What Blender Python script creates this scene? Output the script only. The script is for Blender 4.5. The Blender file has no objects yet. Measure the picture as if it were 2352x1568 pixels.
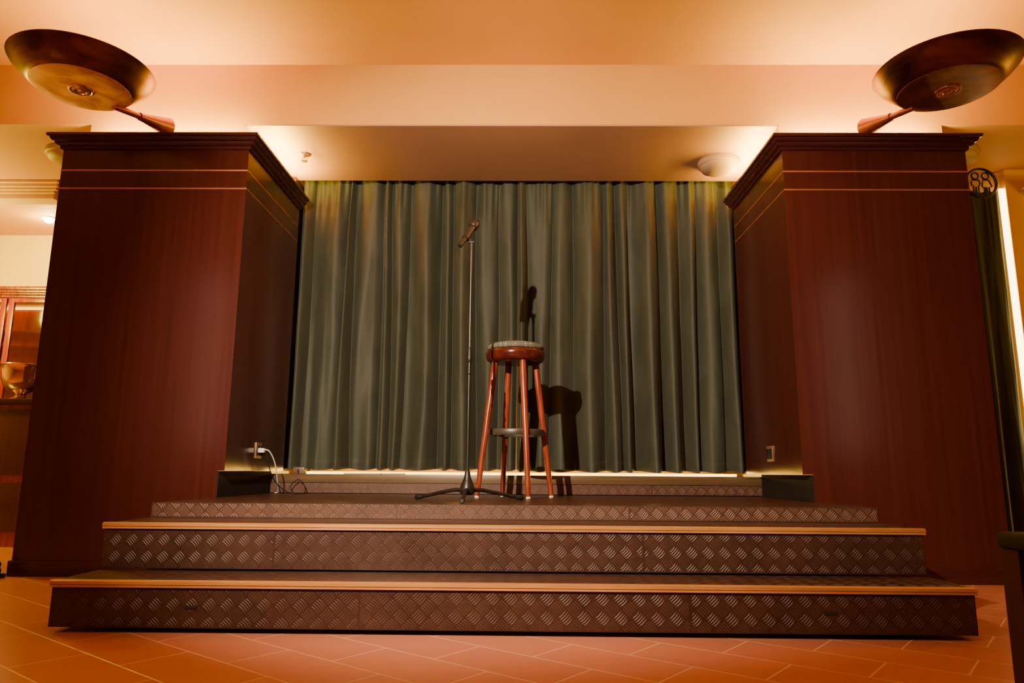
import bpy, bmesh, math, random
from mathutils import Vector, Matrix, noise
random.seed(7)
S = bpy.context.scene
COL = S.collection
R = math.radians

# ------------------------------------------------------------ helpers
class MB:
    def __init__(s): s.bm = bmesh.new()
    def box(s, x0, x1, y0, y1, z0, z1, bev=0.0, seg=2):
        m = Matrix.Translation(((x0+x1)/2, (y0+y1)/2, (z0+z1)/2)) @ Matrix.Diagonal((abs(x1-x0), abs(y1-y0), abs(z1-z0), 1))
        r = bmesh.ops.create_cube(s.bm, size=1.0, matrix=m)
        if bev > 0:
            ed = set()
            for v in r['verts']:
                for e in v.link_edges: ed.add(e)
            bmesh.ops.bevel(s.bm, geom=list(ed), offset=bev, segments=seg, affect='EDGES', profile=0.6)
        return s
    def rings(s, rings, close_ring=True, cap=True):
        vs = [[s.bm.verts.new(p) for p in r] for r in rings]
        n = len(vs[0])
        for a, b in zip(vs[:-1], vs[1:]):
            for i in range(n if close_ring else n-1):
                j = (i+1) % n
                try: s.bm.faces.new((a[i], a[j], b[j], b[i]))
                except ValueError: pass
        if cap:
            for r in (vs[0][::-1], vs[-1]):
                try: s.bm.faces.new(r)
                except ValueError: pass
        return s
    def tube(s, pts, rad, n=14, closed=False):
        pts = [Vector(p) for p in pts]
        if not isinstance(rad, (list, tuple)): rad = [rad]*len(pts)
        rs = []; up = None
        N = len(pts)
        for i, p in enumerate(pts):
            if closed: t = pts[(i+1) % N] - pts[(i-1) % N]
            else: t = pts[min(i+1, N-1)] - pts[max(i-1, 0)]
            t.normalize()
            if up is None:
                up = Vector((0, 0, 1)) if abs(t.z) < .9 else Vector((1, 0, 0))
            a = up - t*up.dot(t)
            if a.length < 1e-6: a = t.orthogonal()
            a.normalize(); b = t.cross(a); up = a
            rs.append([p + (a*math.cos(2*math.pi*k/n) + b*math.sin(2*math.pi*k/n))*rad[i] for k in range(n)])
        if closed:
            rs.append(rs[0]); s.rings(rs, cap=False)
            bmesh.ops.remove_doubles(s.bm, verts=s.bm.verts, dist=1e-6)
        else: s.rings(rs)
        return s
    def lathe(s, prof, c=(0, 0, 0), n=48, M=None, closed=False):
        rs = []
        for (r, z) in prof:
            ring = []
            for k in range(n):
                a = 2*math.pi*k/n
                p = Vector((max(r, 1e-5)*math.cos(a), max(r, 1e-5)*math.sin(a), z))
                if M is not None: p = M @ p
                ring.append(p + Vector(c))
            rs.append(ring)
        if closed: rs.append([p.copy() for p in rs[0]])
        s.rings(rs, cap=not closed)
        bmesh.ops.remove_doubles(s.bm, verts=s.bm.verts, dist=2e-5)
        return s
    def prism_y(s, poly, y0, y1):
        a = [(x, y0, z) for x, z in poly]; b = [(x, y1, z) for x, z in poly]
        return s.rings([a, b])
    def prism_x(s, poly, x0, x1):
        a = [(x0, y, z) for y, z in poly]; b = [(x1, y, z) for y, z in poly]
        return s.rings([a, b])
    def bars(s, x0, x1, z0, z1, yf, cell=.042, h=.0008, w=.0028):
        # raised bar pattern on a vertical face looking to -Y
        c45 = math.sqrt(.5)
        i0 = int(((x0+z0)*c45)/cell)-2; i1 = int(((x1+z1)*c45)/cell)+2
        j0 = int(((x0-z1)*c45)/cell)-2; j1 = int(((x1-z0)*c45)/cell)+2
        mrg = .002
        for i in range(i0, i1):
            for j in range(j0, j1):
                uc, vc = (i+.5)*cell, (j+.5)*cell
                X, Z = (uc+vc)*c45, (uc-vc)*c45
                if X < x0-.05 or X > x1+.05 or Z < z0-.05 or Z > z1+.05: continue
                flip = (i+j) % 2
                for b in range(5):
                    off = (b-2)*cell*.19
                    L = cell*.5*(.92 if b in (1, 2, 3) else .80)
                    pts = []
                    for q in range(11):
                        t = -1+q/5
                        al = t*L; ac = off + .06*cell*(1-t*t) - .03*cell
                        uu, vv = (uc+ac, vc+al) if flip else (uc+al, vc+ac)
                        px, pz = (uu+vv)*c45, (uu-vv)*c45
                        if x0+mrg < px < x1-mrg and z0+mrg < pz < z1-mrg: pts.append((Vector((px, 0, pz)), math.sqrt(max(0, 1-t**4))))
                    if len(pts) < 4: continue
                    row = []
                    for k, (p, ww) in enumerate(pts):
                        d = (pts[min(k+1, len(pts)-1)][0]-pts[max(k-1, 0)][0]).normalized()
                        n = Vector((-d.z, 0, d.x))
                        ww = max(ww, .12) if 0 < k < len(pts)-1 else .08
                        a = p+n*w*.5*(.35+.65*ww); c = p-n*w*.5*(.35+.65*ww)
                        row.append([s.bm.verts.new((a.x, yf, a.z)), s.bm.verts.new((p.x, yf-h*ww, p.z)), s.bm.verts.new((c.x, yf, c.z))])
                    for r0, r1 in zip(row[:-1], row[1:]):
                        for e in (0, 1):
                            f = s.bm.faces.new((r0[e], r1[e], r1[e+1], r0[e+1])); f.normal_update()
                            if f.normal.y > 0: f.normal_flip()
                            f.material_index = 1
        return s
    def build(s, name, mat, parent=None, smooth=True, label=None, uv=False, ang=35, recalc=True, mat2=None):
        if recalc: bmesh.ops.recalc_face_normals(s.bm, faces=s.bm.faces)
        if uv:
            l = s.bm.loops.layers.uv.new('UVMap')
            for f in s.bm.faces:
                n = f.normal; ax = max(range(3), key=lambda i: abs(n[i]))
                for lp in f.loops:
                    c = lp.vert.co
                    lp[l].uv = (c.y, c.z) if ax == 0 else ((c.x, c.z) if ax == 1 else (c.x, c.y))
        off = Vector((0, 0, 0))
        if parent is not None:
            off = Vector(parent['_o'])
            for v in s.bm.verts: v.co -= off
        me = bpy.data.meshes.new(name); s.bm.to_mesh(me); s.bm.free()
        if smooth:
            for p in me.polygons: p.use_smooth = True
            me.set_sharp_from_angle(angle=R(ang))
        me.materials.append(mat)
        if mat2: me.materials.append(mat2)
        o = bpy.data.objects.new(name, me); COL.objects.link(o)
        o['_o'] = tuple(off)
        if parent is not None: o.parent = parent
        if label: o['label'] = label
        return o

def thing(name, label, cat, loc, group=None):
    o = bpy.data.objects.new(name, None); COL.objects.link(o)
    o.location = loc; o['_o'] = tuple(loc); o['label'] = label; o['category'] = cat
    o.empty_display_size = .1
    if group: o['group'] = group
    return o
def tag(o, label, cat, group=None):
    o['label'] = label; o['category'] = cat
    if group: o['group'] = group
    return o
def struct(o): o['kind'] = 'structure'; return o

# ------------------------------------------------------------ materials
def newmat(name, col, rough=.5, metal=0.0, **kw):
    m = bpy.data.materials.new(name); m.use_nodes = True
    b = m.node_tree.nodes['Principled BSDF']
    b.inputs['Base Color'].default_value = (*col, 1)
    b.inputs['Roughness'].default_value = rough
    b.inputs['Metallic'].default_value = metal
    for k, v in kw.items(): b.inputs[k.replace('_', ' ')].default_value = v
    return m
def noisy(name, c1, c2, scale=(8, 8, 8), rough=(.4, .6), metal=0.0, bump=0.0, detail=5, dist=0.0, ramp=(.35, .65), bd=.01, **kw):
    m = newmat(name, c1, .5, metal, **kw); nt = m.node_tree; N = nt.nodes; L = nt.links
    b = N['Principled BSDF']
    tc = N.new('ShaderNodeTexCoord'); mp = N.new('ShaderNodeMapping'); mp.inputs['Scale'].default_value = scale
    nz = N.new('ShaderNodeTexNoise'); nz.inputs['Scale'].default_value = 1; nz.inputs['Detail'].default_value = detail
    nz.inputs['Distortion'].default_value = dist
    L.new(tc.outputs['Object'], mp.inputs['Vector']); L.new(mp.outputs[0], nz.inputs['Vector'])
    r = N.new('ShaderNodeValToRGB'); r.color_ramp.elements[0].position = ramp[0]; r.color_ramp.elements[1].position = ramp[1]
    r.color_ramp.elements[0].color = (*c1, 1); r.color_ramp.elements[1].color = (*c2, 1)
    L.new(nz.outputs['Fac'], r.inputs[0]); L.new(r.outputs[0], b.inputs['Base Color'])
    mr = N.new('ShaderNodeMapRange'); mr.inputs['To Min'].default_value = rough[0]; mr.inputs['To Max'].default_value = rough[1]
    L.new(nz.outputs['Fac'], mr.inputs['Value']); L.new(mr.outputs[0], b.inputs['Roughness'])
    if bump:
        bp = N.new('ShaderNodeBump'); bp.inputs['Strength'].default_value = bump; bp.inputs['Distance'].default_value = bd
        L.new(nz.outputs['Fac'], bp.inputs['Height']); L.new(bp.outputs[0], b.inputs['Normal'])
    return m
def emis(name, col, st):
    m = bpy.data.materials.new(name); m.use_nodes = True; nt = m.node_tree; nt.nodes.clear()
    e = nt.nodes.new('ShaderNodeEmission'); e.inputs[0].default_value = (*col, 1); e.inputs[1].default_value = st
    o = nt.nodes.new('ShaderNodeOutputMaterial'); nt.links.new(e.outputs[0], o.inputs[0]); return m

M = {}
M['mahogany'] = noisy('mahogany', (.044, .0082, .0062), (.064, .0128, .0088), (45, 45, 1.1), (.16, .21), detail=5, dist=.05, ramp=(.25, .75))
M['mahogany_x'] = noisy('mahogany_horizontal', (.032, .0055, .005), (.062, .011, .008), (1.2, 40, 40), (.22, .34), detail=6, dist=.3, ramp=(.3, .72))
M['stoolwood'] = noisy('stool_wood', (.15, .022, .010), (.28, .046, .020), (60, 60, 4), (.22, .32), detail=4)
M['doorwood'] = noisy('door_frame_wood', (.24, .024, .011), (.34, .040, .016), (30, 30, 4), (.22, .32), detail=4)
M['darkseat'] = noisy('dark_seat_wood', (.048, .007, .005), (.095, .014, .009), (30, 30, 30), (.15, .22))
M['chairwood'] = noisy('chair_wood', (.040, .0055, .004), (.055, .008, .006), (30, 30, 4), (.6, .7), Specular_IOR_Level=.15)
M['cream'] = noisy('cream_paint', (.60, .275, .032), (.63, .293, .038), (3, 3, 3), (.6, .75), bump=.02)
M['soffit'] = noisy('soffit_paint', (.38, .185, .105), (.41, .20, .115), (2, 2, 2), (.45, .6))
M['yellowwall'] = noisy('yellow_paint', (.84, .60, .035), (.88, .64, .045), (3, 3, 3), (.6, .7))
M['brass'] = noisy('brass', (.55, .27, .07), (.66, .36, .11), (40, 40, 40), (.30, .42), metal=1.0)
M['nosing'] = noisy('gold_nosing', (.50, .21, .05), (.62, .29, .08), (4, 60, 60), (.36, .5), metal=.5)
M['inlay'] = noisy('brass_inlay', (.50, .19, .065), (.6, .24, .08), (4, 30, 30), (.35, .45), metal=.8)
M['bronze'] = noisy('dark_bronze', (.070, .018, .011), (.20, .062, .025), (4, 4, 12), (.30, .42), metal=.8, detail=8, dist=1.2)
M['copper'] = noisy('patina_copper', (.50, .18, .02), (.90, .46, .05), (7, 7, 7), (.42, .55), metal=.2, detail=9, dist=1.5)  # golden tone painted in for light reflected off the left disc
M['copper_dark'] = noisy('dark_copper', (.12, .036, .016), (.26, .09, .03), (7, 7, 7), (.36, .5), metal=.6, detail=9, dist=1.5)  # darker copy without the painted reflection, for the right disc
M['copperarm'] = noisy('copper_arm', (.42, .15, .09), (.5, .2, .12), (9, 9, 9), (.25, .4), metal=.9)
M['black'] = noisy('black_plastic', (.006, .0055, .0055), (.010, .009, .009), (20, 20, 20), (.45, .55))
M['blackmetal'] = noisy('black_metal', (.014, .011, .010), (.024, .018, .016), (30, 30, 30), (.3, .42), metal=.3)
M['ringmetal'] = noisy('foot_ring_metal', (.055, .042, .038), (.085, .065, .057), (30, 30, 30), (.35, .45), metal=.4)
M['chrome'] = noisy('dark_chrome', (.06, .05, .046), (.08, .066, .06), (20, 20, 4), (.25, .35), metal=.7)
M['gunmetal'] = noisy('gun_metal', (.010, .009, .009), (.015, .013, .013), (20, 20, 20), (.30, .38), metal=.1)
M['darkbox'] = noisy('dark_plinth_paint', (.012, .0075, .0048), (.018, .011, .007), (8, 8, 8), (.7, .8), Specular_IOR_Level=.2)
M['ledgewood'] = noisy('ledge_strip', (.045, .027, .014), (.07, .042, .021), (2, 40, 40), (.4, .5))
M['ledgeedge'] = noisy('ledge_edge_strip', (.09, .05, .02), (.14, .08, .034), (2, 40, 40), (.35, .45), metal=.2)  # colour raised to stand in for hem light catching the edge
M['outlet'] = noisy('outlet_metal', (.24, .13, .07), (.32, .18, .10), (30, 30, 30), (.3, .4), metal=.4)
M['adapter'] = noisy('adapter_plastic', (.09, .05, .03), (.13, .07, .04), (30, 30, 30), (.4, .5))
M['white'] = noisy('white_plastic', (.70, .64, .54), (.76, .70, .60), (30, 30, 30), (.35, .45))
M['silver'] = noisy('silver', (.72, .55, .38), (.8, .62, .42), (12, 12, 12), (.10, .18), metal=1.0)
M['greygreen'] = noisy('grey_green_leather', (.016, .016, .013), (.022, .022, .018), (60, 60, 60), (.7, .8), bump=.1, bd=.001, Specular_IOR_Level=.2)
M['speaker'] = noisy('speaker_grille', (.34, .20, .115), (.38, .225, .13), (300, 300, 300), (.55, .65))
M['plaster'] = noisy('plaster', (.80, .52, .20), (.84, .56, .23), (6, 6, 6), (.6, .7))
M['sprinkler'] = noisy('sprinkler_metal', (.22, .10, .06), (.32, .15, .09), (40, 40, 40), (.3, .4), metal=.6)
M['paper'] = noisy('old_wood_slat', (.6, .36, .14), (.7, .42, .18), (4, 40, 40), (.5, .6))
M['glass'] = newmat('glass', (.10, .010, .006), .08, Alpha=.35)  # dark red put into the base colour for reflections in the panes
M['led'] = emis('warm_led', (1, .50, .05), 10)
M['ledw'] = emis('cool_warm_led', (1, .72, .25), 12)  # emission of the added strip in the lit curtain gap
M['bulb'] = emis('warm_bulb', (1, .65, .2), 15)
M['downlight'] = emis('downlight_lens', (1, .8, .35), 250)

def velvet(name, c1, c2):
    m = noisy(name, c1, c2, (9, 9, 3), (.58, .70), detail=4, dist=.6, bump=.05, bd=.004)
    b = m.node_tree.nodes['Principled BSDF']
    b.inputs['Specular IOR Level'].default_value = .35
    b.inputs['Sheen Weight'].default_value = .08; b.inputs['Sheen Roughness'].default_value = .4
    b.inputs['Sheen Tint'].default_value = (.8, .8, .6, 1)
    return m
M['velvet'] = velvet('green_velvet', (.039, .0412, .0288), (.052, .0545, .0382))
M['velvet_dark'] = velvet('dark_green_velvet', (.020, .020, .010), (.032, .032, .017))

def dotted():
    m = newmat('dotted_fabric', (.2, .2, .17), .8); nt = m.node_tree; N = nt.nodes; L = nt.links
    tc = N.new('ShaderNodeTexCoord'); v = N.new('ShaderNodeTexVoronoi'); v.inputs['Scale'].default_value = 75; v.inputs['Randomness'].default_value = .15
    L.new(tc.outputs['Object'], v.inputs['Vector'])
    r = N.new('ShaderNodeValToRGB'); r.color_ramp.elements[0].position = .22; r.color_ramp.elements[1].position = .32
    r.color_ramp.elements[0].color = (.42, .38, .30, 1); r.color_ramp.elements[1].color = (.10, .10, .08, 1)
    L.new(v.outputs['Distance'], r.inputs[0]); L.new(r.outputs[0], N['Principled BSDF'].inputs['Base Color']); return m
M['dotted'] = dotted()

# five-bar tread plate for the treads (risers carry the same bars as geometry)
def tread(name, c1, c2, k=1/.042, metal=.35, rough=.33):
    m = newmat(name, c1, rough, metal); nt = m.node_tree; N = nt.nodes; L = nt.links
    b = N['Principled BSDF']
    def mth(op, a, bb=None, c=None):
        n = N.new('ShaderNodeMath'); n.operation = op
        for i, x in enumerate((a, bb, c)):
            if x is None: continue
            if isinstance(x, (int, float)): n.inputs[i].default_value = x
            else: L.new(x, n.inputs[i])
        return n.outputs[0]
    tc = N.new('ShaderNodeTexCoord'); sp = N.new('ShaderNodeSeparateXYZ'); L.new(tc.outputs['UV'], sp.inputs[0])
    u, v = sp.outputs[0], sp.outputs[1]
    up = mth('MULTIPLY', mth('ADD', mth('ADD', u, v), 50), k*.7071); vp = mth('MULTIPLY', mth('ADD', mth('SUBTRACT', u, v), 50), k*.7071)
    fu = mth('FRACT', up); fv = mth('FRACT', vp)
    par = mth('MODULO', mth('ADD', mth('FLOOR', up), mth('FLOOR', vp)), 2.0)
    inv = mth('SUBTRACT', 1.0, par)
    a = mth('ADD', mth('MULTIPLY', fu, inv), mth('MULTIPLY', fv, par))
    bb = mth('ADD', mth('MULTIPLY', fv, inv), mth('MULTIPLY', fu, par))
    bc = mth('SUBTRACT', bb, .5)
    ac = mth('SUBTRACT', a, .5)
    e = mth('ADD', mth('POWER', mth('MULTIPLY', mth('ABSOLUTE', ac), 2.05), 3), mth('POWER', mth('MULTIPLY', mth('ABSOLUTE', bc), 2.1), 3))
    mk = N.new('ShaderNodeMapRange'); mk.inputs['From Min'].default_value = 1.0; mk.inputs['From Max'].default_value = .8
    L.new(e, mk.inputs['Value'])
    st = mth('COSINE', mth('MULTIPLY', ac, 2*math.pi*5))
    sm = N.new('ShaderNodeMapRange'); sm.inputs['From Min'].default_value = -.1; sm.inputs['From Max'].default_value = .75
    L.new(st, sm.inputs['Value'])
    h = mth('MULTIPLY', mk.outputs[0], sm.outputs[0])
    nz = N.new('ShaderNodeTexNoise'); nz.inputs['Scale'].default_value = 14; nz.inputs['Detail'].default_value = 6
    L.new(tc.outputs['Object'], nz.inputs['Vector'])
    mx = N.new('ShaderNodeMix'); mx.data_type = 'RGBA'
    mx.inputs[6].default_value = (*c1, 1); mx.inputs[7].default_value = (*c2, 1)
    L.new(mth('MULTIPLY', h, mth('MULTIPLY', nz.outputs['Fac'], .9)), mx.inputs[0]); L.new(mx.outputs[2], b.inputs['Base Color'])
    mr = N.new('ShaderNodeMapRange'); mr.inputs['To Min'].default_value = rough-.08; mr.inputs['To Max'].default_value = rough+.15
    L.new(nz.outputs['Fac'], mr.inputs['Value']); L.new(mr.outputs[0], b.inputs['Roughness'])
    bp = N.new('ShaderNodeBump'); bp.inputs['Strength'].default_value = 1; bp.inputs['Distance'].default_value = .003
    L.new(h, bp.inputs['Height']); L.new(bp.outputs[0], b.inputs['Normal'])
    return m
M['tread'] = tread('tread_plate', (.042, .015, .0095), (.26, .11, .062), rough=.3)
M['riser'] = noisy('riser_plate', (.034, .0122, .0083), (.050, .0188, .012), (9, 9, 9), (.32, .42), metal=.25, detail=8)
M['riser_bar'] = noisy('riser_bar', (.050, .0205, .0128), (.090, .038, .0225), (25, 25, 25), (.42, .54), metal=.2, detail=6)
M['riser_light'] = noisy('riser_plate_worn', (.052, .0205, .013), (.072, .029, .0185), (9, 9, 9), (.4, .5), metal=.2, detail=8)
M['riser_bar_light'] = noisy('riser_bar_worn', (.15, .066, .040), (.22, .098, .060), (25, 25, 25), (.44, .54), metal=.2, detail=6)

def tiles():
    m = newmat('terracotta_tiles', (.4, .12, .05), .25); nt = m.node_tree; N = nt.nodes; L = nt.links; b = N['Principled BSDF']
    tc = N.new('ShaderNodeTexCoord'); mp = N.new('ShaderNodeMapping'); mp.inputs['Rotation'].default_value = (0, 0, R(38)); mp.inputs['Location'].default_value = (.12, .05, 0)
    L.new(tc.outputs['Object'], mp.inputs['Vector'])
    br = N.new('ShaderNodeTexBrick'); br.inputs['Scale'].default_value = 1; br.inputs['Brick Width'].default_value = .40; br.inputs['Row Height'].default_value = .20
    br.inputs['Mortar Size'].default_value = .0032; br.inputs['Mortar Smooth'].default_value = .3; br.inputs['Bias'].default_value = -.2
    br.inputs['Color1'].default_value = (.52, .175, .098, 1); br.inputs['Color2'].default_value = (.57, .20, .112, 1); br.inputs['Mortar'].default_value = (.78, .44, .22, 1)
    L.new(mp.outputs[0], br.inputs['Vector'])
    nz = N.new('ShaderNodeTexNoise'); nz.inputs['Scale'].default_value = 5; nz.inputs['Detail'].default_value = 3; L.new(tc.outputs['Object'], nz.inputs['Vector'])
    mx = N.new('ShaderNodeMix'); mx.data_type = 'RGBA'; mx.blend_type = 'MULTIPLY'; mx.inputs[0].default_value = .1
    r = N.new('ShaderNodeValToRGB'); r.color_ramp.elements[0].position = .3; r.color_ramp.elements[0].color = (.5, .42, .4, 1); r.color_ramp.elements[1].position = .7; r.color_ramp.elements[1].color = (1, 1, 1, 1)
    L.new(nz.outputs['Fac'], r.inputs[0]); L.new(br.outputs['Color'], mx.inputs[6]); L.new(r.outputs[0], mx.inputs[7]); L.new(mx.outputs[2], b.inputs['Base Color'])
    bp = N.new('ShaderNodeBump'); bp.inputs['Strength'].default_value = .5; bp.inputs['Distance'].default_value = .002; bp.invert = True
    L.new(br.outputs['Fac'], bp.inputs['Height']); L.new(bp.outputs[0], b.inputs['Normal'])
    b.inputs['Roughness'].default_value = .30
    return m
M['tiles'] = tiles()

# ------------------------------------------------------------ setting
CZ = 2.87; SF = 2.49
LX0, LX1, RX0, RX1 = -2.52, -1.495, 1.412, 2.40   # column faces
SX0, SX1 = -1.53, 1.465                            # stage
CY0, CY1 = 3.67, 4.58
SE = 4.645                                         # back edge of the soffit in front of the curtain slot
struct(MB().box(-6, 6, -5.5, 7, -.1, 0).build('floor', M['tiles'], smooth=False))
struct(MB().box(-6, 6, -5.5, 7, CZ, CZ+.1).build('ceiling', M['cream'], smooth=False))
s = MB(); s.box(-6, 6, 3.85, SE, SF+.002, CZ); s.box(-6, -1.532, SE, 5.85, SF+.002, CZ); s.box(1.467, 6, SE, 5.85, SF+.002, CZ); s.box(-1.532, 1.467, SE, 5.85, 2.62, CZ)
struct(s.build('ceiling_soffit', M['cream'], smooth=False))
struct(MB().box(-1.60, 1.47, 3.853, SE, SF-.004, SF+.002).build('ceiling_panel', M['soffit'], smooth=False))
struct(MB().box(-2.5, -1.60, 3.85, CY1, 2.326, SF+.002).build('wall_pier_left', M['cream'], smooth=False))
struct(MB().box(1.47, 2.40, 3.85, CY1, 2.326, SF+.002).build('wall_pier_right', M['cream'], smooth=False))
struct(MB().box(-2.5, 2.4, 5.3, 5.4, 0, 2.62).build('wall_back', M['cream'], smooth=False))
struct(MB().box(-2.5, -1.532, CY1+.002, 5.3, 0, SF-.004).build('wall_side_left', M['mahogany'], smooth=False))
struct(MB().box(1.467, 2.40, CY1+.002, 5.3, 0, SF-.004).build('wall_side_right', M['mahogany'], smooth=False))
struct(MB().box(-6.1, -6, -5.5, 7, 0, CZ).build('wall_left', M['yellowwall'], smooth=False))
struct(MB().box(6, 6.1, -5.5, 7, 0, CZ).build('wall_right', M['cream'], smooth=False))
struct(MB().box(-6, 6, -5.6, -5.5, 0, CZ).build('wall_front', M['cream'], smooth=False))
struct(MB().box(-6, -2.5, 5.85, 5.95, 0, CZ).build('wall_back_left', M['yellowwall'], smooth=False))
struct(MB().box(2.4, 6, 5.85, 5.95, 0, CZ).build('wall_back_right', M['cream'], smooth=False))
struct(MB().box(3.145, 6, 4.45, 4.6, 0, SF).build('wall_pier_far_right', M['cream'], smooth=False))
struct(MB().box(2.405, 3.145, 4.5, 4.6, 2.37, SF).build('wall_header_right', M['cream'], smooth=False))
def moulding(name, x0, x1, yf, zt, lay):
    m = MB()
    for (dx, dy, z0, z1) in lay: m.box(x0, x1+dx, yf-dy, yf+.12, zt+z0, zt+z1, .004)
    return struct(m.build(name, M['plaster']))
LAY = [(.06, .07, -.018, 0), (.045, .05, -.04, -.0185), (.03, .032, -.058, -.0405), (.01, .015, -.075, -.0585), (0, 0, -.11, -.0755)]
moulding('trim_1', -6, -3.27, 4.72, SF, LAY)
m = MB()
for (dx, dy, z0, z1) in LAY: m.box(3.30-dx, 6, 4.45-.05-dy, 4.449, 2.36+z0, 2.36+z1, .004)
struct(m.build('trim_2', M['plaster']))

# ------------------------------------------------------------ columns
def column(side):
    if side < 0: xo, xi, xn, lab = LX0, LX1, SX0, 'dark mahogany column left of the stage with a white plug in its socket'
    else: xo, xi, xn, lab = RX1, RX0, SX1, 'dark mahogany column right of the stage with an empty socket and the restroom sign'
    t = thing('wood_column', lab, 'column', ((xo+xi)/2, (CY0+CY1)/2, 0), 'columns flanking the stage')
    MB().prism_y([(xo, 0), (xn, 0), (xn, .52), (xi, .52), (xi, 2.25), (xo, 2.25)], CY0, CY1).build('column_body', M['mahogany'], t, smooth=False)
    prof = [(0, 2.25), (.010, 2.25), (.014, 2.258), (.014, 2.266), (.024, 2.268), (.032, 2.276), (.034, 2.284), (.044, 2.287), (.050, 2.296), (.052, 2.304), (.062, 2.306), (.064, 2.310), (.064, 2.322), (.061, 2.325)]
    xa, xb = min(xo, xi), max(xo, xi)
    rs = [[(xa-o, CY0-o, z), (xb+o, CY0-o, z), (xb+o, CY1, z), (xa-o, CY1, z)] for o, z in prof]
    MB().rings(rs).build('cornice', M['mahogany_x'], t, smooth=False)
    for z in (2.13, 2.026):
        e = .0015
        MB().box(xa-e, xb+e, CY0-e, CY1-.01, z-.0042, z+.0042).build('brass_inlay', M['inlay'], t, smooth=False)
    b0, b1 = (xo-.012, xn) if side < 0 else (xn, xo+.012)
    MB().box(b0, b1, CY0-.012, CY0, 0, .075, .003).build('baseboard', M['mahogany_x'], t)
    if side < 0: MB().box(xo-.012, xo, CY0, CY1, 0, .075, .003).build('baseboard', M['mahogany_x'], t)
    else: MB().box(xo, xo+.012, CY0, CY1, 0, .075, .003).build('baseboard', M['mahogany_x'], t)
    a, b = sorted((xn, xn-side*.006))
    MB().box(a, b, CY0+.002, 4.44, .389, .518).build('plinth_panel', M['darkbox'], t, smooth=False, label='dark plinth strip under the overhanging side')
    xs = xi + (.035 if side > 0 else -.035)
    MB().box(xs-.012, xs+.012, 3.95, 4.5, 2.326, 2.334).build('light_strip', M['led'], t, smooth=False)
    return t
colL = column(-1); colR = column(1)

# ------------------------------------------------------------ stage and steps
ST = .387
def seamed(t, x0, x1, yf, z0, z1, cuts, mat, mat2, th=.012):
    xs = [x0]+cuts+[x1]
    for a, b in zip(xs[:-1], xs[1:]):
        s = MB(); s.box(a+.0002, b-.0002, yf, yf+th, z0, z1)
        bmesh.ops.recalc_face_normals(s.bm, faces=s.bm.faces)
        s.bars(a, b, z0, z1, yf)
        s.build('riser_panel', mat, t, ang=50, recalc=False, mat2=mat2)
t = thing('lower_step', 'lowest stage step with gold nosing resting on the tiled floor', 'step', ((SX0+SX1)/2, 2.57, 0), 'steps up to the stage')
MB().box(SX0, SX1, 2.452, 2.70, .016, .155, .002).build('step_body', M['tread'], t, uv=True)
MB().box(SX0+.15, SX1-.15, 2.50, 2.70, 0, .0158).build('base', M['black'], t)
seamed(t, SX0, SX1, 2.44, .018, .141, [-.52, .55], M['riser'], M['riser_bar'])
MB().box(SX0, SX1, 2.452, 2.70, .155, .163, .002).build('tread_board', M['tread'], t, uv=True)
NP = [(2.434, .1420), (2.441, .1420), (2.441, .1535), (2.452, .1535), (2.452, .1655), (2.436, .1655), (2.428, .1625), (2.428, .153), (2.4315, .152), (2.4315, .150), (2.429, .149), (2.429, .144)]
MB().prism_x(NP, SX0-.004, SX1+.004).build('nosing', M['nosing'], t, smooth=False)
for x in (-1.07, 1.0): MB().box(x-.02, x+.02, 2.4365, 2.4402, .078, .088, .0005, 1).build('slot', M['black'], t)
t = thing('upper_step', 'second stage step with gold nosing directly above the lowest step', 'step', ((SX0+SX1)/2, 2.87, .165), 'steps up to the stage')
MB().box(SX0, SX1, 2.722, 3.038, .168, .319, .002).build('step_body', M['tread'], t, uv=True)
MB().box(SX0+.01, SX1-.01, 2.72, 3.038, .1662, .168).build('base', M['black'], t)
seamed(t, SX0, SX1, 2.71, .168, .306, [-.9, .45], M['riser'], M['riser_bar'])
MB().box(SX0, SX1, 2.722, 3.038, .319, .328, .002).build('tread_board', M['tread'], t, uv=True)
MB().prism_x([(y+.27, z+.165) for y, z in NP], SX0-.004, SX1+.004).build('nosing', M['nosing'], t, smooth=False)
t = thing('stage_platform', 'low stage platform clad in brown tread plate between the two columns', 'stage', ((SX0+SX1)/2, 3.7, 0))
MB().box(SX0, SX1, 3.052, 4.446, 0, .375).build('platform_body', M['tread'], t, uv=True)
MB().box(SX0, SX1, 3.052, 4.446, .375, ST, .001, 1).build('deck', M['tread'], t, uv=True)
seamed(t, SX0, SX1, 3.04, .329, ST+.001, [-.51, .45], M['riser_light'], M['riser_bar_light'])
t = thing('stage_ledge', 'raised ledge at the back of the stage under the curtain', 'ledge', ((SX0+SX1)/2, 4.8, 0))
MB().box(SX0, SX1, 4.47, 5.295, 0, .49).build('ledge_body', M['ledgewood'], t)
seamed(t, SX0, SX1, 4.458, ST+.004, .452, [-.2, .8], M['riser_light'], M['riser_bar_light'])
MB().box(SX0, SX1, 4.450, 4.470, .452, .503, .003).build('ledge_edge', M['ledgeedge'], t)
MB().box(SX0, SX1, 4.470, 5.295, .49, .503, .001, 1).build('ledge_top', M['ledgewood'], t)

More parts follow.
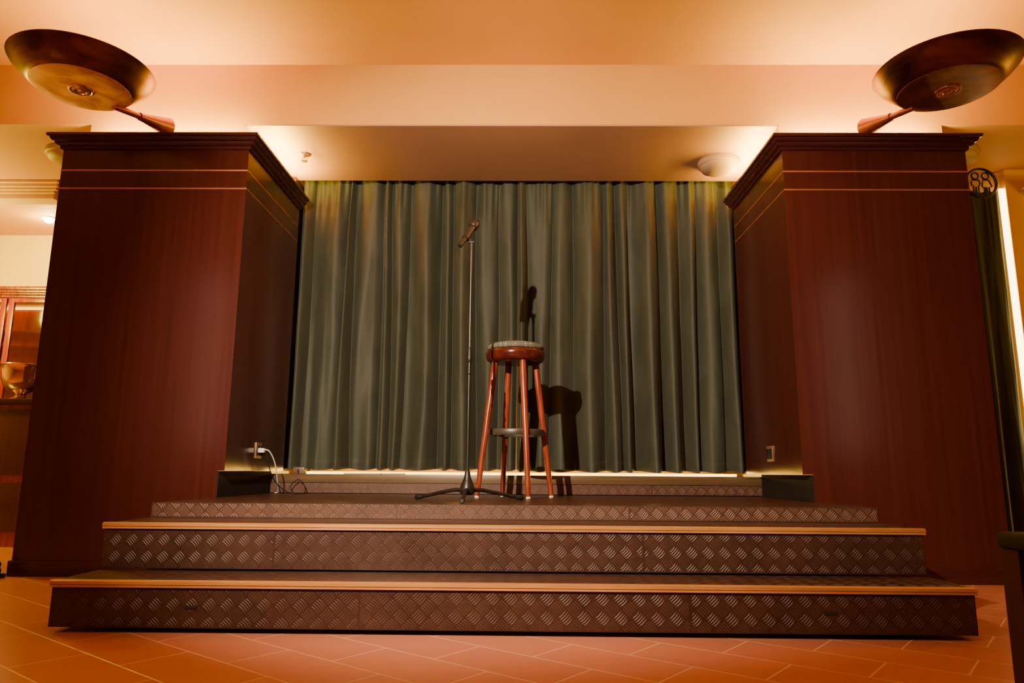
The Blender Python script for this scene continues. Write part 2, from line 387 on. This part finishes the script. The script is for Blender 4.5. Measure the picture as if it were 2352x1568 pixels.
# ------------------------------------------------------------ curtains
def curtain(name, x0, x1, yc, z0, z1, amp, seed, folds, mat, hem=.065, nx=640, nz=60, scal=.006):
    rnd = random.Random(seed)
    w = [rnd.uniform(.35, 1.7) for _ in range(folds)]; tot = sum(w)
    edges = [0]
    for q in w: edges.append(edges[-1]+q/tot)
    amps = [rnd.uniform(.45, 1.1) for _ in range(folds)]
    pk = [rnd.uniform(.65, 1.6) for _ in range(folds)]
    wob = [rnd.uniform(-1, 1) for _ in range(folds+1)]
    bm = bmesh.new(); V = []
    zs = sorted(set([z0+(z1-z0)*(i/nz) for i in range(nz+1)] + [z0+hem, z0+hem+.004, z0+hem-.004]))
    for z in zs:
        h = (z-z0)/(z1-z0); row = []
        ed = [min(1, max(0, e + wob[i]*.016*math.sin(2.4*h+i))) for i, e in enumerate(edges)]
        ed[0] = 0; ed[-1] = 1
        for i in range(nx+1):
            u = i/nx; k = 0
            while k < folds-1 and u > ed[k+1]: k += 1
            f = (u-ed[k])/max(1e-6, ed[k+1]-ed[k])
            f = min(1, max(0, f))**pk[k]
            s = math.sin(math.pi*f)
            endf = min(1, u/.04, (1-u)/.04)
            att = 1-.25*h-.35*max(0, (h-.75)/.25)
            d = amps[k]*(max(0, s)**.95)*amp*att
            d += amp*.44*noise.noise(Vector((u*folds*1.3+seed*3, h*1.4, seed)))*endf*att
            g = max(0, (h-.78)/.22)
            d += amp*.06*g*math.sin(2*math.pi*u*folds*2.2 + 5*noise.noise(Vector((u*9, seed, 0))))*endf
            d += .0030*noise.noise(Vector((u*34, h*7, seed+5)))
            if z < z0+hem: d += .003
            x = x0+(x1-x0)*u + .004*noise.noise(Vector((u*12, h*3, seed+9)))*(1 if 0 < i < nx else 0)
            zz = z
            if h < .12: zz = z + (1-h/.12)*scal*(1-2*s)
            row.append(bm.verts.new((x, yc+.5*amp*(1-.75*h**2)-d, zz)))
        V.append(row)
    for a, b in zip(V[:-1], V[1:]):
        for i in range(nx): bm.faces.new((a[i], a[i+1], b[i+1], b[i]))
    c = MB(); c.bm.free(); c.bm = bm
    return c.build(name, mat, ang=180)
xm = -.03
tag(curtain('stage_curtain', -1.529, xm, 4.738, .534, 2.59, .155, 8, 11, M['velvet']), 'left half of the green velvet stage curtain behind the microphone stand', 'curtain', 'stage curtain halves')
tag(curtain('stage_curtain', xm+.002, 1.464, 4.738, .530, 2.59, .155, 14, 11, M['velvet']), 'right half of the green velvet stage curtain behind the bar stool', 'curtain', 'stage curtain halves')
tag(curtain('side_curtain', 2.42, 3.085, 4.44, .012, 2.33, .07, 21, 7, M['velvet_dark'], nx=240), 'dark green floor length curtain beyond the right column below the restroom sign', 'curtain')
tag(MB().box(-1.50, 1.44, 4.88, 4.91, .503, .520, .002).build('light_strip', M['led']), 'warm light strip glowing on the ledge under the stage curtain hem', 'light strip')
tag(MB().box(3.110, 3.144, 4.455, 4.475, 0, 2.36, .002).build('light_tube', M['ledw']), 'tall warm light strip at the right edge of the dark side curtain', 'light strip')  # added strip, glows in place of the lit gap beside the curtain
for i, (a, b, yy, lb) in enumerate([(-1.10, -.72, 4.53, 'longer thin wooden slat lying on the ledge under the left curtain'), (-.98, -.86, 4.485, 'short thin wooden slat lying in front of the longer slat on the ledge')]):
    tag(MB().box(a, b, yy, yy+.03, .5032, .511, .001, 1).build('wooden_slat', M['paper']), lb, 'slat')

# ------------------------------------------------------------ bowl lamps
def lamp(side):
    cx = -2.15 if side < 0 else 2.045; cy = 3.20; zb = 2.348 if side < 0 else 2.346
    lab = 'bronze bowl uplight with golden disc leaning out from left column top' if side < 0 else 'dark bronze bowl uplight leaning out from right column top near restroom sign'
    bx = -1.96 if side < 0 else 1.875
    t = thing('bowl_lamp', lab, 'lamp', (bx, 3.66, 2.326), 'bronze uplights on the column tops')
    c = (cx, cy, zb)
    prof = [(.214, 0), (.220, .001), (.245, .021), (.280, .054), (.308, .084), (.320, .104), (.317, .108), (.303, .087), (.276, .058), (.241, .026), (.214, .006)]
    MB().lathe(prof, c, 72, closed=True).build('lamp_shade', M['bronze'], t, ang=40)
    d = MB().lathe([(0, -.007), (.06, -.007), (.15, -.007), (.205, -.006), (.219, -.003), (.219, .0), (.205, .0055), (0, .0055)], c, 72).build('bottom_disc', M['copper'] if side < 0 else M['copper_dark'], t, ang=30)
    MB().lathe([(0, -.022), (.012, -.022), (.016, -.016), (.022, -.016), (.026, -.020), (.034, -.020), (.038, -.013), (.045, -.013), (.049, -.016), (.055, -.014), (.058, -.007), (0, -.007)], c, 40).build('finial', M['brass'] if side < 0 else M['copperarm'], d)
    p0 = Vector((cx-side*.085, 3.385, 2.341)); p1 = Vector((bx, 3.675, 2.385))
    dr = (p1-p0)
    MB().tube([p0-dr*.1, p0, p0+dr*.42], .016, 16).build('arm', M['copperarm'], t)
    MB().tube([p0+dr*.40, p0+dr*.43, p0+dr*.5, p0+dr*.98, p0+dr*1.0, p0+dr*1.03], [.021, .022, .024, .050, .052, .044], 28).build('arm_socket', M['copperarm'], t)
    MB().box(bx-.03, bx+.03, 3.67, 3.72, 2.326, 2.36, .003).build('mount', M['blackmetal'], t)
    MB().lathe([(0, .04), (.02, .042), (.028, .054), (.030, .066), (.020, .084), (0, .088)], c, 24).build('bulb', M['bulb'], t)
    MB().lathe([(0, .006), (.03, .006), (.03, .028), (.02, .041), (0, .041)], c, 24).build('bulb_socket', M['blackmetal'], t)
    return c
cL = lamp(-1); cR = lamp(1)

# ------------------------------------------------------------ ceiling fixtures
def dome(x, y, lab):
    z = SF-.004 if abs(x) < 1.5 else SF+.002
    t = thing('ceiling_speaker', lab, 'speaker', (x, y, z), 'round ceiling speakers')
    MB().lathe([(0, 0), (.130, 0), (.133, -.008), (.130, -.03), (.122, -.036), (.122, -.02), (0, -.02)], (x, y, z), 56).build('rim', M['speaker'], t)
    MB().lathe([(0, -.022), (.121, -.022), (.121, -.038), (.108, -.058), (.08, -.073), (.04, -.081), (0, -.083)], (x, y, z), 56).build('grille', M['speaker'], t)
dome(1.26, 4.33, 'round domed speaker on the soffit over the right end of stage curtain')
dome(-2.86, 4.22, 'round speaker on the ceiling just left of the left column')
dome(2.70, 4.22, 'round speaker on the ceiling just right of the right column')
t = thing('sprinkler', 'small brownish metal fire sprinkler on the soffit above the left curtain', 'sprinkler', (-1.37, 4.23, SF-.004))
MB().lathe([(0, .001), (.038, .001), (.036, -.006), (.018, -.012), (0, -.012)], (-1.37, 4.23, SF-.004), 28).build('escutcheon', M['sprinkler'], t)
s = MB(); s.tube([(-1.37, 4.23, SF-.014), (-1.37, 4.23, SF-.03)], .008, 10); s.build('stem', M['brass'], t)
s = MB()
for q in (-1, 1): s.tube([(-1.37+q*.008, 4.23, SF-.026), (-1.37+q*.02, 4.23, SF-.036), (-1.37+q*.004, 4.23, SF-.05)], .003, 8)
s.build('yoke', M['brass'], t)
MB().lathe([(0, 0), (.02, 0), (.021, -.002), (0, -.003)], (-1.37, 4.23, SF-.05), 20).build('deflector', M['sprinkler'], t)

# ------------------------------------------------------------ mic stand
mx, my = -.250, 3.45
t = thing('microphone_stand', 'black tripod microphone stand in front of the bar stool', 'microphone stand', (mx, my, ST))
MB().lathe([(0, .028), (.022, .028), (.034, .036), (.037, .05), (.032, .072), (.022, .095), (.015, .115), (.012, .14), (0, .14)], (mx, my, ST), 32).build('hub', M['blackmetal'], t)
for a in (R(-90), R(30), R(150)):
    dx, dy = math.cos(a), math.sin(a)
    f = lambda r, z: (mx+dx*r, my+dy*r, ST+z)
    lg = MB().tube([f(.025, .052), f(.08, .050), f(.16, .036), f(.24, .020), f(.285, .014)], [.010, .0095, .009, .0085, .008], 12).build('leg', M['blackmetal'], t)
    MB().tube([f(.262, .0165), f(.272, .0152), f(.300, .0125), f(.306, .0125)], [.0095, .0118, .0118, .008], 14).build('rubber_foot', M['black'], lg)
MB().tube([(mx, my, ST+.135), (mx, my, 1.06)], .0088, 18).build('lower_tube', M['gunmetal'], t)
MB().tube([(mx, my, .985), (mx, my, .988), (mx, my, 1.0), (mx, my, 1.003)], [.010, .0118, .0118, .010], 18).build('collar', M['blackmetal'], t)
MB().tube([(mx, my, 1.045), (mx, my, 1.05), (mx, my, 1.075), (mx, my, 1.08), (mx, my, 1.11), (mx, my, 1.118)], [.011, .0135, .0135, .012, .0135, .010], 20).build('clutch', M['blackmetal'], t)
MB().tube([(mx, my, 1.11), (mx, my, 1.625)], .0062, 16).build('upper_tube', M['chrome'], t)
tail = Vector((mx-.053, my-.060, 1.615)); tip = Vector((mx+.026, my+.085, 1.806)); ax = (tip-tail).normalized()
ML = 1.34
s = MB(); s.tube([(mx, my, 1.618), (mx, my, 1.648)], .0085, 14)
kn = Vector((mx, my+.002, 1.655)); s.tube([kn-Vector((.012, .0, 0)), kn+Vector((.012, 0, 0))], .009, 14)
cp = tail+ax*.09
s.tube([kn, kn+(cp-kn)*.7], .0075, 12)
s.build('swivel', M['black'], t)
s = MB()
clip_r = [tail+ax*.065, tail+ax*.0655, tail+ax*.115, tail+ax*.1155]
s.tube(clip_r, [.0150, .0175, .0188, .0158], 22); s.build('clip', M['black'], t)
t = thing('microphone', 'dark handheld microphone held in the clip of the stand', 'microphone', tuple(tail))
def along(pr): return [tail+ax*d*ML for d, r in pr], [r for d, r in pr]
p, r = along([(0, .009), (.001, .0112), (.012, .0120), (.03, .0126), (.09, .0148), (.125, .0172), (.128, .0172)])
MB().tube(p, r, 26).build('handle', M['gunmetal'], t)
p, r = along([(.127, .0188), (.130, .0242), (.137, .0247), (.139, .0230)])
MB().tube(p, r, 28).build('head_ring', M['blackmetal'], t)
p, r = along([(.138, .0225), (.145, .0248), (.152, .0250), (.160, .0228), (.168, .018), (.173, .011), (.175, .003)])
MB().tube(p, r, 28).build('grille', noisy('mic_grille', (.008, .007, .007), (.055, .047, .040), (700, 700, 700), (.3, .5), metal=.6, bump=.5, bd=.001), t)

# ------------------------------------------------------------ stool
sx, sy = -.030, 3.93
t = thing('bar_stool', 'red wooden bar stool with round dotted cushion on the stage', 'stool', (sx, sy, ST))
SH = .73
MB().lathe([(0, SH-.002), (.120, SH-.002), (.140, SH), (.158, SH+.012), (.164, SH+.035), (.164, SH+.052), (.158, SH+.062), (.150, SH+.066), (0, SH+.066)], (sx, sy, ST), 64).build('seat', M['darkseat'], t, ang=50)
MB().lathe([(0, SH+.066), (.152, SH+.066), (.158, SH+.074), (.156, SH+.086), (.140, SH+.098), (.10, SH+.108), (.05, SH+.112), (0, SH+.113)], (sx, sy, ST), 64).build('cushion', M['dotted'], t, ang=60)
for k in range(4):
    a = R(19.6) + k*math.pi/2
    dx, dy = math.cos(a), math.sin(a)
    pt = lambda r, z: (sx+dx*r, sy+dy*r, ST+z)
    rt, rb = .118, .212
    rr = lambda z: rb+(rt-rb)*z/SH
    lg = MB().tube([pt(rr(.012), .012), pt(rr(.02), .02), pt(rr(.3), .3), pt(rr(.6), .6), pt(rr(SH), SH)], [.0125, .0135, .0165, .018, .018], 18).build('leg', M['stoolwood'], t)
    MB().tube([pt(rr(0), 0.0005), pt(rr(.002), .002), pt(rr(.012), .012)], [.010, .012, .012], 14).build('foot_glide', M['white'], lg)
zf = .345
MB().lathe([(.135, zf-.016), (.158, zf-.016), (.160, zf-.012), (.160, zf+.012), (.158, zf+.016), (.135, zf+.016), (.133, zf+.012), (.133, zf-.012)], (sx, sy, ST), 64, closed=True).build('foot_ring', M['ringmetal'], t)

# ------------------------------------------------------------ outlets, plug, cords
def outlet(side, lab):
    x = LX1 if side < 0 else RX0; y, z = 4.12, .634; q = -side
    t = thing('power_outlet', lab, 'outlet', (x, y, z))
    a, b = sorted((x, x+q*.006)); MB().box(a, b, y-.050, y+.050, z-.044, z+.044, .002).build('cover_plate', M['outlet'], t)
    for dy in (-.022, .022):
        a, b = sorted((x+q*.006, x+q*.010)); MB().box(a, b, y+dy-.017, y+dy+.017, z-.028, z+.028, .0015).build('socket', M['black'], t)
outlet(-1, 'metal wall outlet with white plug on the inner side of left column')
outlet(1, 'empty metal wall outlet on the inner side of right column')
px = LX1+.0105
t = thing('extension_cord', 'white plug and cord hanging from the outlet on left column', 'cord', (px, 4.11, .634))
MB().box(px, px+.034, 4.088, 4.116, .621, .647, .005, 3).build('plug', M['white'], t)
cur = [(px+.032, 4.102, .636), (px+.042, 4.105, .638), (px+.058, 4.115, .628), (px+.070, 4.15, .59), (px+.074, 4.19, .54), (px+.068, 4.24, .48), (px+.058, 4.30, .425), (px+.045, 4.34, .397), (px+.02, 4.36, .3925)]
def smooth_pts(P, n=6):
    P = [Vector(p) for p in P]; out = []
    for i in range(len(P)-1):
        p0, p1, p2, p3 = P[max(i-1, 0)], P[i], P[i+1], P[min(i+2, len(P)-1)]
        for k in range(n):
            u = k/n
            out.append(.5*((2*p1)+(-p0+p2)*u+(2*p0-5*p1+4*p2-p3)*u*u+(-p0+3*p1-3*p2+p3)*u**3))
    out.append(P[-1]); return out
MB().tube(smooth_pts(cur), .0033, 10).build('cable', M['white'], t)
t = thing('black_cord', 'thin black cord looping from the left outlet onto the stage corner', 'cord', (px, 4.15, .62))
MB().box(px, px+.022, 4.134, 4.160, .606, .632, .004).build('plug', M['black'], t)
cur = [(px+.018, 4.147, .618), (px+.030, 4.15, .60), (px+.04, 4.17, .55), (px+.05, 4.21, .49), (px+.08, 4.26, .43), (px+.13, 4.30, .395), (px+.18, 4.33, .391), (px+.20, 4.37, .40), (px+.175, 4.40, .45), (px+.14, 4.405, .47), (px+.10, 4.40, .43), (px+.12, 4.385, .391)]
MB().tube(smooth_pts(cur), .003, 8).build('cable', M['black'], t)
t = thing('power_adapter', 'small brown power adapter on the left end of stage ledge', 'adapter', (-1.36, 4.51, .5035))
MB().box(-1.40, -1.33, 4.478, 4.530, .5035, .545, .005).build('housing', M['adapter'], t)
MB().tube(smooth_pts([(-1.365, 4.485, .525), (-1.365, 4.46, .53), (-1.36, 4.440, .50), (-1.33, 4.435, .44), (-1.30, 4.43, .3925)]), .003, 8).build('cable', M['copperarm'], t)

# ------------------------------------------------------------ restroom sign
gx, gy, gz, gr = 2.525, 3.76, 2.103, .083
t = thing('restroom_sign', 'round black metal sign with two people figures beside right column', 'sign', (gx, gy, gz))
circ = lambda cx, cz, r, n=40: [(cx+r*math.cos(2*math.pi*k/n), gy, cz+r*math.sin(2*math.pi*k/n)) for k in range(n)]
MB().tube(circ(gx, gz, gr), .0072, 10, closed=True).build('ring', M['black'], t)
def figure(cx, skirt):
    s = MB(); s.tube(circ(cx, gz+.042, .0185, 28), .0045, 8, closed=True)
    if not skirt:
        P = [(-.020, .018), (.018, .018), (.023, .006), (.021, -.014), (.014, -.014), (.014, -.062), (.002, -.062), (.001, -.022), (-.001, -.022), (-.002, -.070), (-.014, -.062), (-.014, -.014), (-.022, -.014), (-.024, .006)]
    else:
        P = [(-.015, .018), (.017, .018), (.021, .006), (.032, -.020), (.016, -.024), (.014, -.062), (.005, -.062), (.003, -.024), (-.002, -.024), (-.003, -.070), (-.012, -.064), (-.012, -.024), (-.022, -.022), (-.019, .006)]
    s.tube([(cx+a, gy, gz+b) for a, b in P], .0042, 8, closed=True)
    return s
figure(gx-.029, False).build('figure', M['black'], t)
figure(gx+.027, True).build('figure', M['black'], t)
MB().box(RX1, gx-gr+.002, gy-.004, gy+.004, gz-.006, gz+.006, .001, 1).build('bracket', M['black'], t)

# ------------------------------------------------------------ left background
t = thing('bar_counter', 'mahogany bar counter beyond the left column with silver bowl on it', 'counter', (-4.0, 5.2, 0))
MB().box(-5.6, -3.0, 5.0, 5.5, 0, .965).build('counter_body', M['doorwood'], t, smooth=False)
MB().box(-5.64, -2.96, 4.95, 5.54, .965, 1.005, .006).build('counter_top', M['mahogany_x'], t)
for a in (-5.5, -4.65, -3.8): MB().box(a, a+.75, 4.985, 5.0, .10, .43, .004).build('front_panel', M['mahogany'], t)
for a in (-5.5, -4.65, -3.8): MB().box(a, a+.75, 4.985, 5.0, .48, .93, .004).build('front_panel', M['mahogany'], t)
t = thing('silver_bowl', 'shiny silver footed bowl standing on the bar counter', 'bowl', (-3.66, 5.2, 1.0055))
bp = [(0, 0), (.085, 0), (.088, .008), (.078, .018), (.05, .028), (.036, .042), (.040, .055), (.075, .072), (.112, .105), (.132, .16), (.138, .21), (.145, .255), (.152, .262), (.148, .266), (.140, .258), (.132, .21), (.126, .16), (.106, .11), (.07, .08), (0, .07)]
MB().lathe(bp, (-3.66, 5.2, 1.0055), 56).build('bowl_body', M['silver'], t, ang=60)
MB().tube([(-3.66+.149*math.cos(k*math.pi/24), 5.2+.149*math.sin(k*math.pi/24), 1.268) for k in range(48)], .004, 8, closed=True).build('rim', M['silver'], t)
t = thing('display_cabinet', 'red mahogany glass fronted cabinet against the yellow wall at left', 'cabinet', (-4.1, 5.72, 0))
HT = 1.87; KL, KR = -5.25, -2.95
s = MB(); s.box(KL, KR, 5.80, 5.845, 0, HT); s.box(KL, KL+.04, 5.56, 5.80, 0, HT); s.box(KR-.04, KR, 5.56, 5.80, 0, HT); s.box(KL+.04, KR-.04, 5.56, 5.80, HT-.03, HT); s.box(KL+.04, KR-.04, 5.56, 5.80, 0, 1.0)
s.build('cabinet_body', M['doorwood'], t, smooth=False)
s = MB()
for i, (o, z0, z1) in enumerate([(.0, 0, .02), (.02, .02, .035), (.035, .035, .055), (.05, .055, .08)]): s.box(KL-o, KR+o, 5.54-o, 5.845, HT+z0, HT+z1, .003)
s.build('cornice', M['stoolwood'], t)
MB().box(KL+.1, KR-.1, 5.76, 5.79, HT-.045, HT-.031).build('light_strip', M['led'], t, smooth=False)  # added strip, its glow stands in for the wall reflected in the glass
for z in (1.22, 1.48, 1.60): MB().box(KL+.04, KR-.04, 5.62, 5.80, z, z+.012).build('shelf', M['darkseat'], t, smooth=False)
for a in (-5.21, -4.65, -4.09, -3.53):
    s = MB(); w = .54; tp = HT-.005
    s.box(a, a+.045, 5.54, 5.56, 1.01, tp, .003); s.box(a+w-.045, a+w, 5.54, 5.56, 1.01, tp, .003)
    s.box(a+.045, a+w-.045, 5.54, 5.56, tp-.035, tp, .003); s.box(a+.045, a+w-.045, 5.54, 5.56, 1.01, 1.06, .003)
    d = s.build('door', M['doorwood'], t)
    MB().box(a+.045, a+w-.045, 5.548, 5.552, 1.06, tp-.035).build('glass_pane', M['glass'], d, smooth=False)
t = thing('downlight', 'small glowing recessed ceiling light above the glass cabinet at left', 'ceiling light', (-3.77, 5.42, SF))
MB().lathe([(0, 0), (.05, 0), (.052, -.006), (.036, -.008), (0, -.004)], (-3.77, 5.42, SF+.002), 32).build('bezel', M['white'], t)
MB().lathe([(0, -.006), (.036, -.0085), (.034, -.024), (.02, -.036), (0, -.040)], (-3.77, 5.42, SF+.001), 24).build('lens', M['downlight'], t)
t = thing('door_stop', 'small black door stop on the floor at left column foot', 'door stop', (-2.555, 3.60, 0))
MB().box(-2.59, -2.515, 3.565, 3.635, 0, .02, .004).build('base', M['black'], t)
MB().lathe([(0, .02), (.028, .02), (.03, .035), (.024, .05), (.028, .065), (.02, .078), (0, .08)], (-2.553, 3.60, 0), 24).build('buffer', M['black'], t)

# ------------------------------------------------------------ chair at the right edge
cx0, cx1, cy0, cy1 = .722, 1.15, .72, 1.13
t = thing('chair', 'dark wooden chair with grey green seat at the near right edge', 'chair', ((cx0+cx1)/2, (cy0+cy1)/2, 0))
MB().box(cx0-.004, cx1+.004, cy0-.004, cy1+.004, .414, .438, .011, 4).build('cushion', M['greygreen'], t)
s = MB(); s.box(cx0+.042, cx1-.042, cy0+.006, cy0+.028, .345, .414, .002); s.box(cx0+.042, cx1-.042, cy1-.028, cy1-.006, .345, .414, .002)
s.box(cx0+.006, cx0+.028, cy0+.042, cy1-.042, .345, .414, .002); s.box(cx1-.028, cx1-.006, cy0+.042, cy1-.042, .345, .414, .002)
s.build('apron', M['chairwood'], t)
for (a, b, back) in ((cx0, cy0, 0), (cx0, cy1-.042, 0), (cx1-.042, cy0, 1), (cx1-.042, cy1-.042, 1)):
    MB().box(a, a+.042, b, b+.042, 0, .414, .004).build('leg', M['chairwood'], t)
    if back: MB().box(a+.012, a+.038, b+.006, b+.036, .438, .92, .004).build('back_post', M['chairwood'], t)
s = MB(); s.box(cx1-.028, cx1-.008, cy0+.036, cy1-.036, .62, .90, .006); s.build('backrest', M['greygreen'], t)

# ------------------------------------------------------------ lights
def light(kind, name, loc, power, col, **kw):
    l = bpy.data.lights.new(name, kind); l.energy = power; l.color = col
    for k, v in kw.items():
        if k != 'aim': setattr(l, k, v)
    o = bpy.data.objects.new(name, l); COL.objects.link(o); o.location = loc
    if 'aim' in kw: o.rotation_euler = (Vector(kw['aim'])-Vector(loc)).to_track_quat('-Z', 'Y').to_euler()
    return o
WARM = (1, .66, .03); ORG = (1, .46, .13)
light('SPOT', 'key_spot', (-.97, .55, 1.84), 1080, (1, .82, .56), spot_size=R(80), spot_blend=.7, shadow_soft_size=.015, aim=(.1, 4.2, .98))
for c in (cL, cR):
    light('POINT', 'bowl_light', (c[0], c[1], c[2]+.145), 26, WARM, shadow_soft_size=.05)
for x in (-1.53, 1.448):
    light('AREA', 'cove_light', (x, 4.22, 2.34), 34, (1, .68, .05), shape='RECTANGLE', size=.03, size_y=.6, aim=(x, 4.22, 3))
for x in (-2.0, 1.9):
    light('AREA', 'cove_front_light', (x, 3.80, 2.335), 34, (1, .70, .04), shape='RECTANGLE', size=.8, size_y=.03, aim=(x, 3.82, 3))
light('AREA', 'room_light', (0, .7, 2.8), 42, ORG, shape='RECTANGLE', size=4.5, size_y=1.6, aim=(0, .9, 0))  # unseen overhead fill added to brighten the floor and steps
light('SPOT', 'soffit_wash', (-.02, 2.9, 1.5), 14, (1, .70, .04), spot_size=R(44), spot_blend=1, shadow_soft_size=.1, aim=(-.05, 3.85, 2.52))  # unseen spot added for the glow on the bulkhead centre
light('POINT', 'stage_glow', (-.03, 3.3, 2.35), 6, (1, .36, .12), shadow_soft_size=.25)  # added point standing in for bounce onto the columns' inner faces
light('SPOT', 'left_side_spot', (1.2, 3.3, 2.2), 110, (1, .5, .22), spot_size=R(26), spot_blend=.9, shadow_soft_size=.1, aim=(-1.5, 4.02, 1.25))  # added spot that lifts the left column's dark inner face
light('SPOT', 'disc_light', (-2.75, 2.1, .9), 50, (1, .62, .12), spot_size=R(16), spot_blend=.8, shadow_soft_size=.05, aim=(-2.19, 3.2, 2.34))  # added spot that brightens the underside disc of the left lamp
light('POINT', 'left_room', (-4.3, 4.6, 1.9), 150, (1, .78, .04), shadow_soft_size=.15)  # unseen point added as yellow ambient for the left room
light('POINT', 'downlight_glow', (-3.77, 5.42, 2.36), 12, (1, .75, .2), shadow_soft_size=.03)
light('POINT', 'right_room', (3.9, 3.6, 1.9), 24, WARM, shadow_soft_size=.15)
light('AREA', 'hem_light', (-.04, 4.90, .54), 7, (1, .55, .08), shape='RECTANGLE', size=2.8, size_y=.04, aim=(-.04, 4.6, .5))
light('AREA', 'hem_back_light', (-.04, 4.95, .54), 16, (1, .60, .05), shape='RECTANGLE', size=2.8, size_y=.04, aim=(-.04, 5.3, .56))
light('AREA', 'right_sheen', (3.5, -.4, 1.7), 3, (1, .66, .45), shape='RECTANGLE', size=.04, size_y=1.9, aim=(1.8, 3.67, 1.7))  # added strip that puts a vertical sheen on the right column
light('AREA', 'left_sheen', (-3.4, -.4, 1.7), 3.5, (1, .55, .35), shape='RECTANGLE', size=.06, size_y=1.9, aim=(-1.8, 3.67, 1.7))  # added counterpart for the soft sheen on the left column

w = bpy.data.worlds.new('World'); S.world = w; w.use_nodes = True
w.node_tree.nodes['Background'].inputs[0].default_value = (.9, .4, .16, 1); w.node_tree.nodes['Background'].inputs[1].default_value = .02

# ------------------------------------------------------------ camera
cam = bpy.data.cameras.new('camera'); co = bpy.data.objects.new('camera', cam); COL.objects.link(co)
cam.sensor_width = 36; cam.lens = 1650/2352*36; cam.clip_start = .02
co.matrix_world = Matrix.Translation((0, 0, .52)) @ Matrix.Rotation(R(.73), 4, 'Z') @ Matrix.Rotation(R(90+10.34), 4, 'X') @ Matrix.Rotation(R(.4), 4, 'Z')
S.camera = co
for o in COL.objects:
    if '_o' in o: del o['_o']
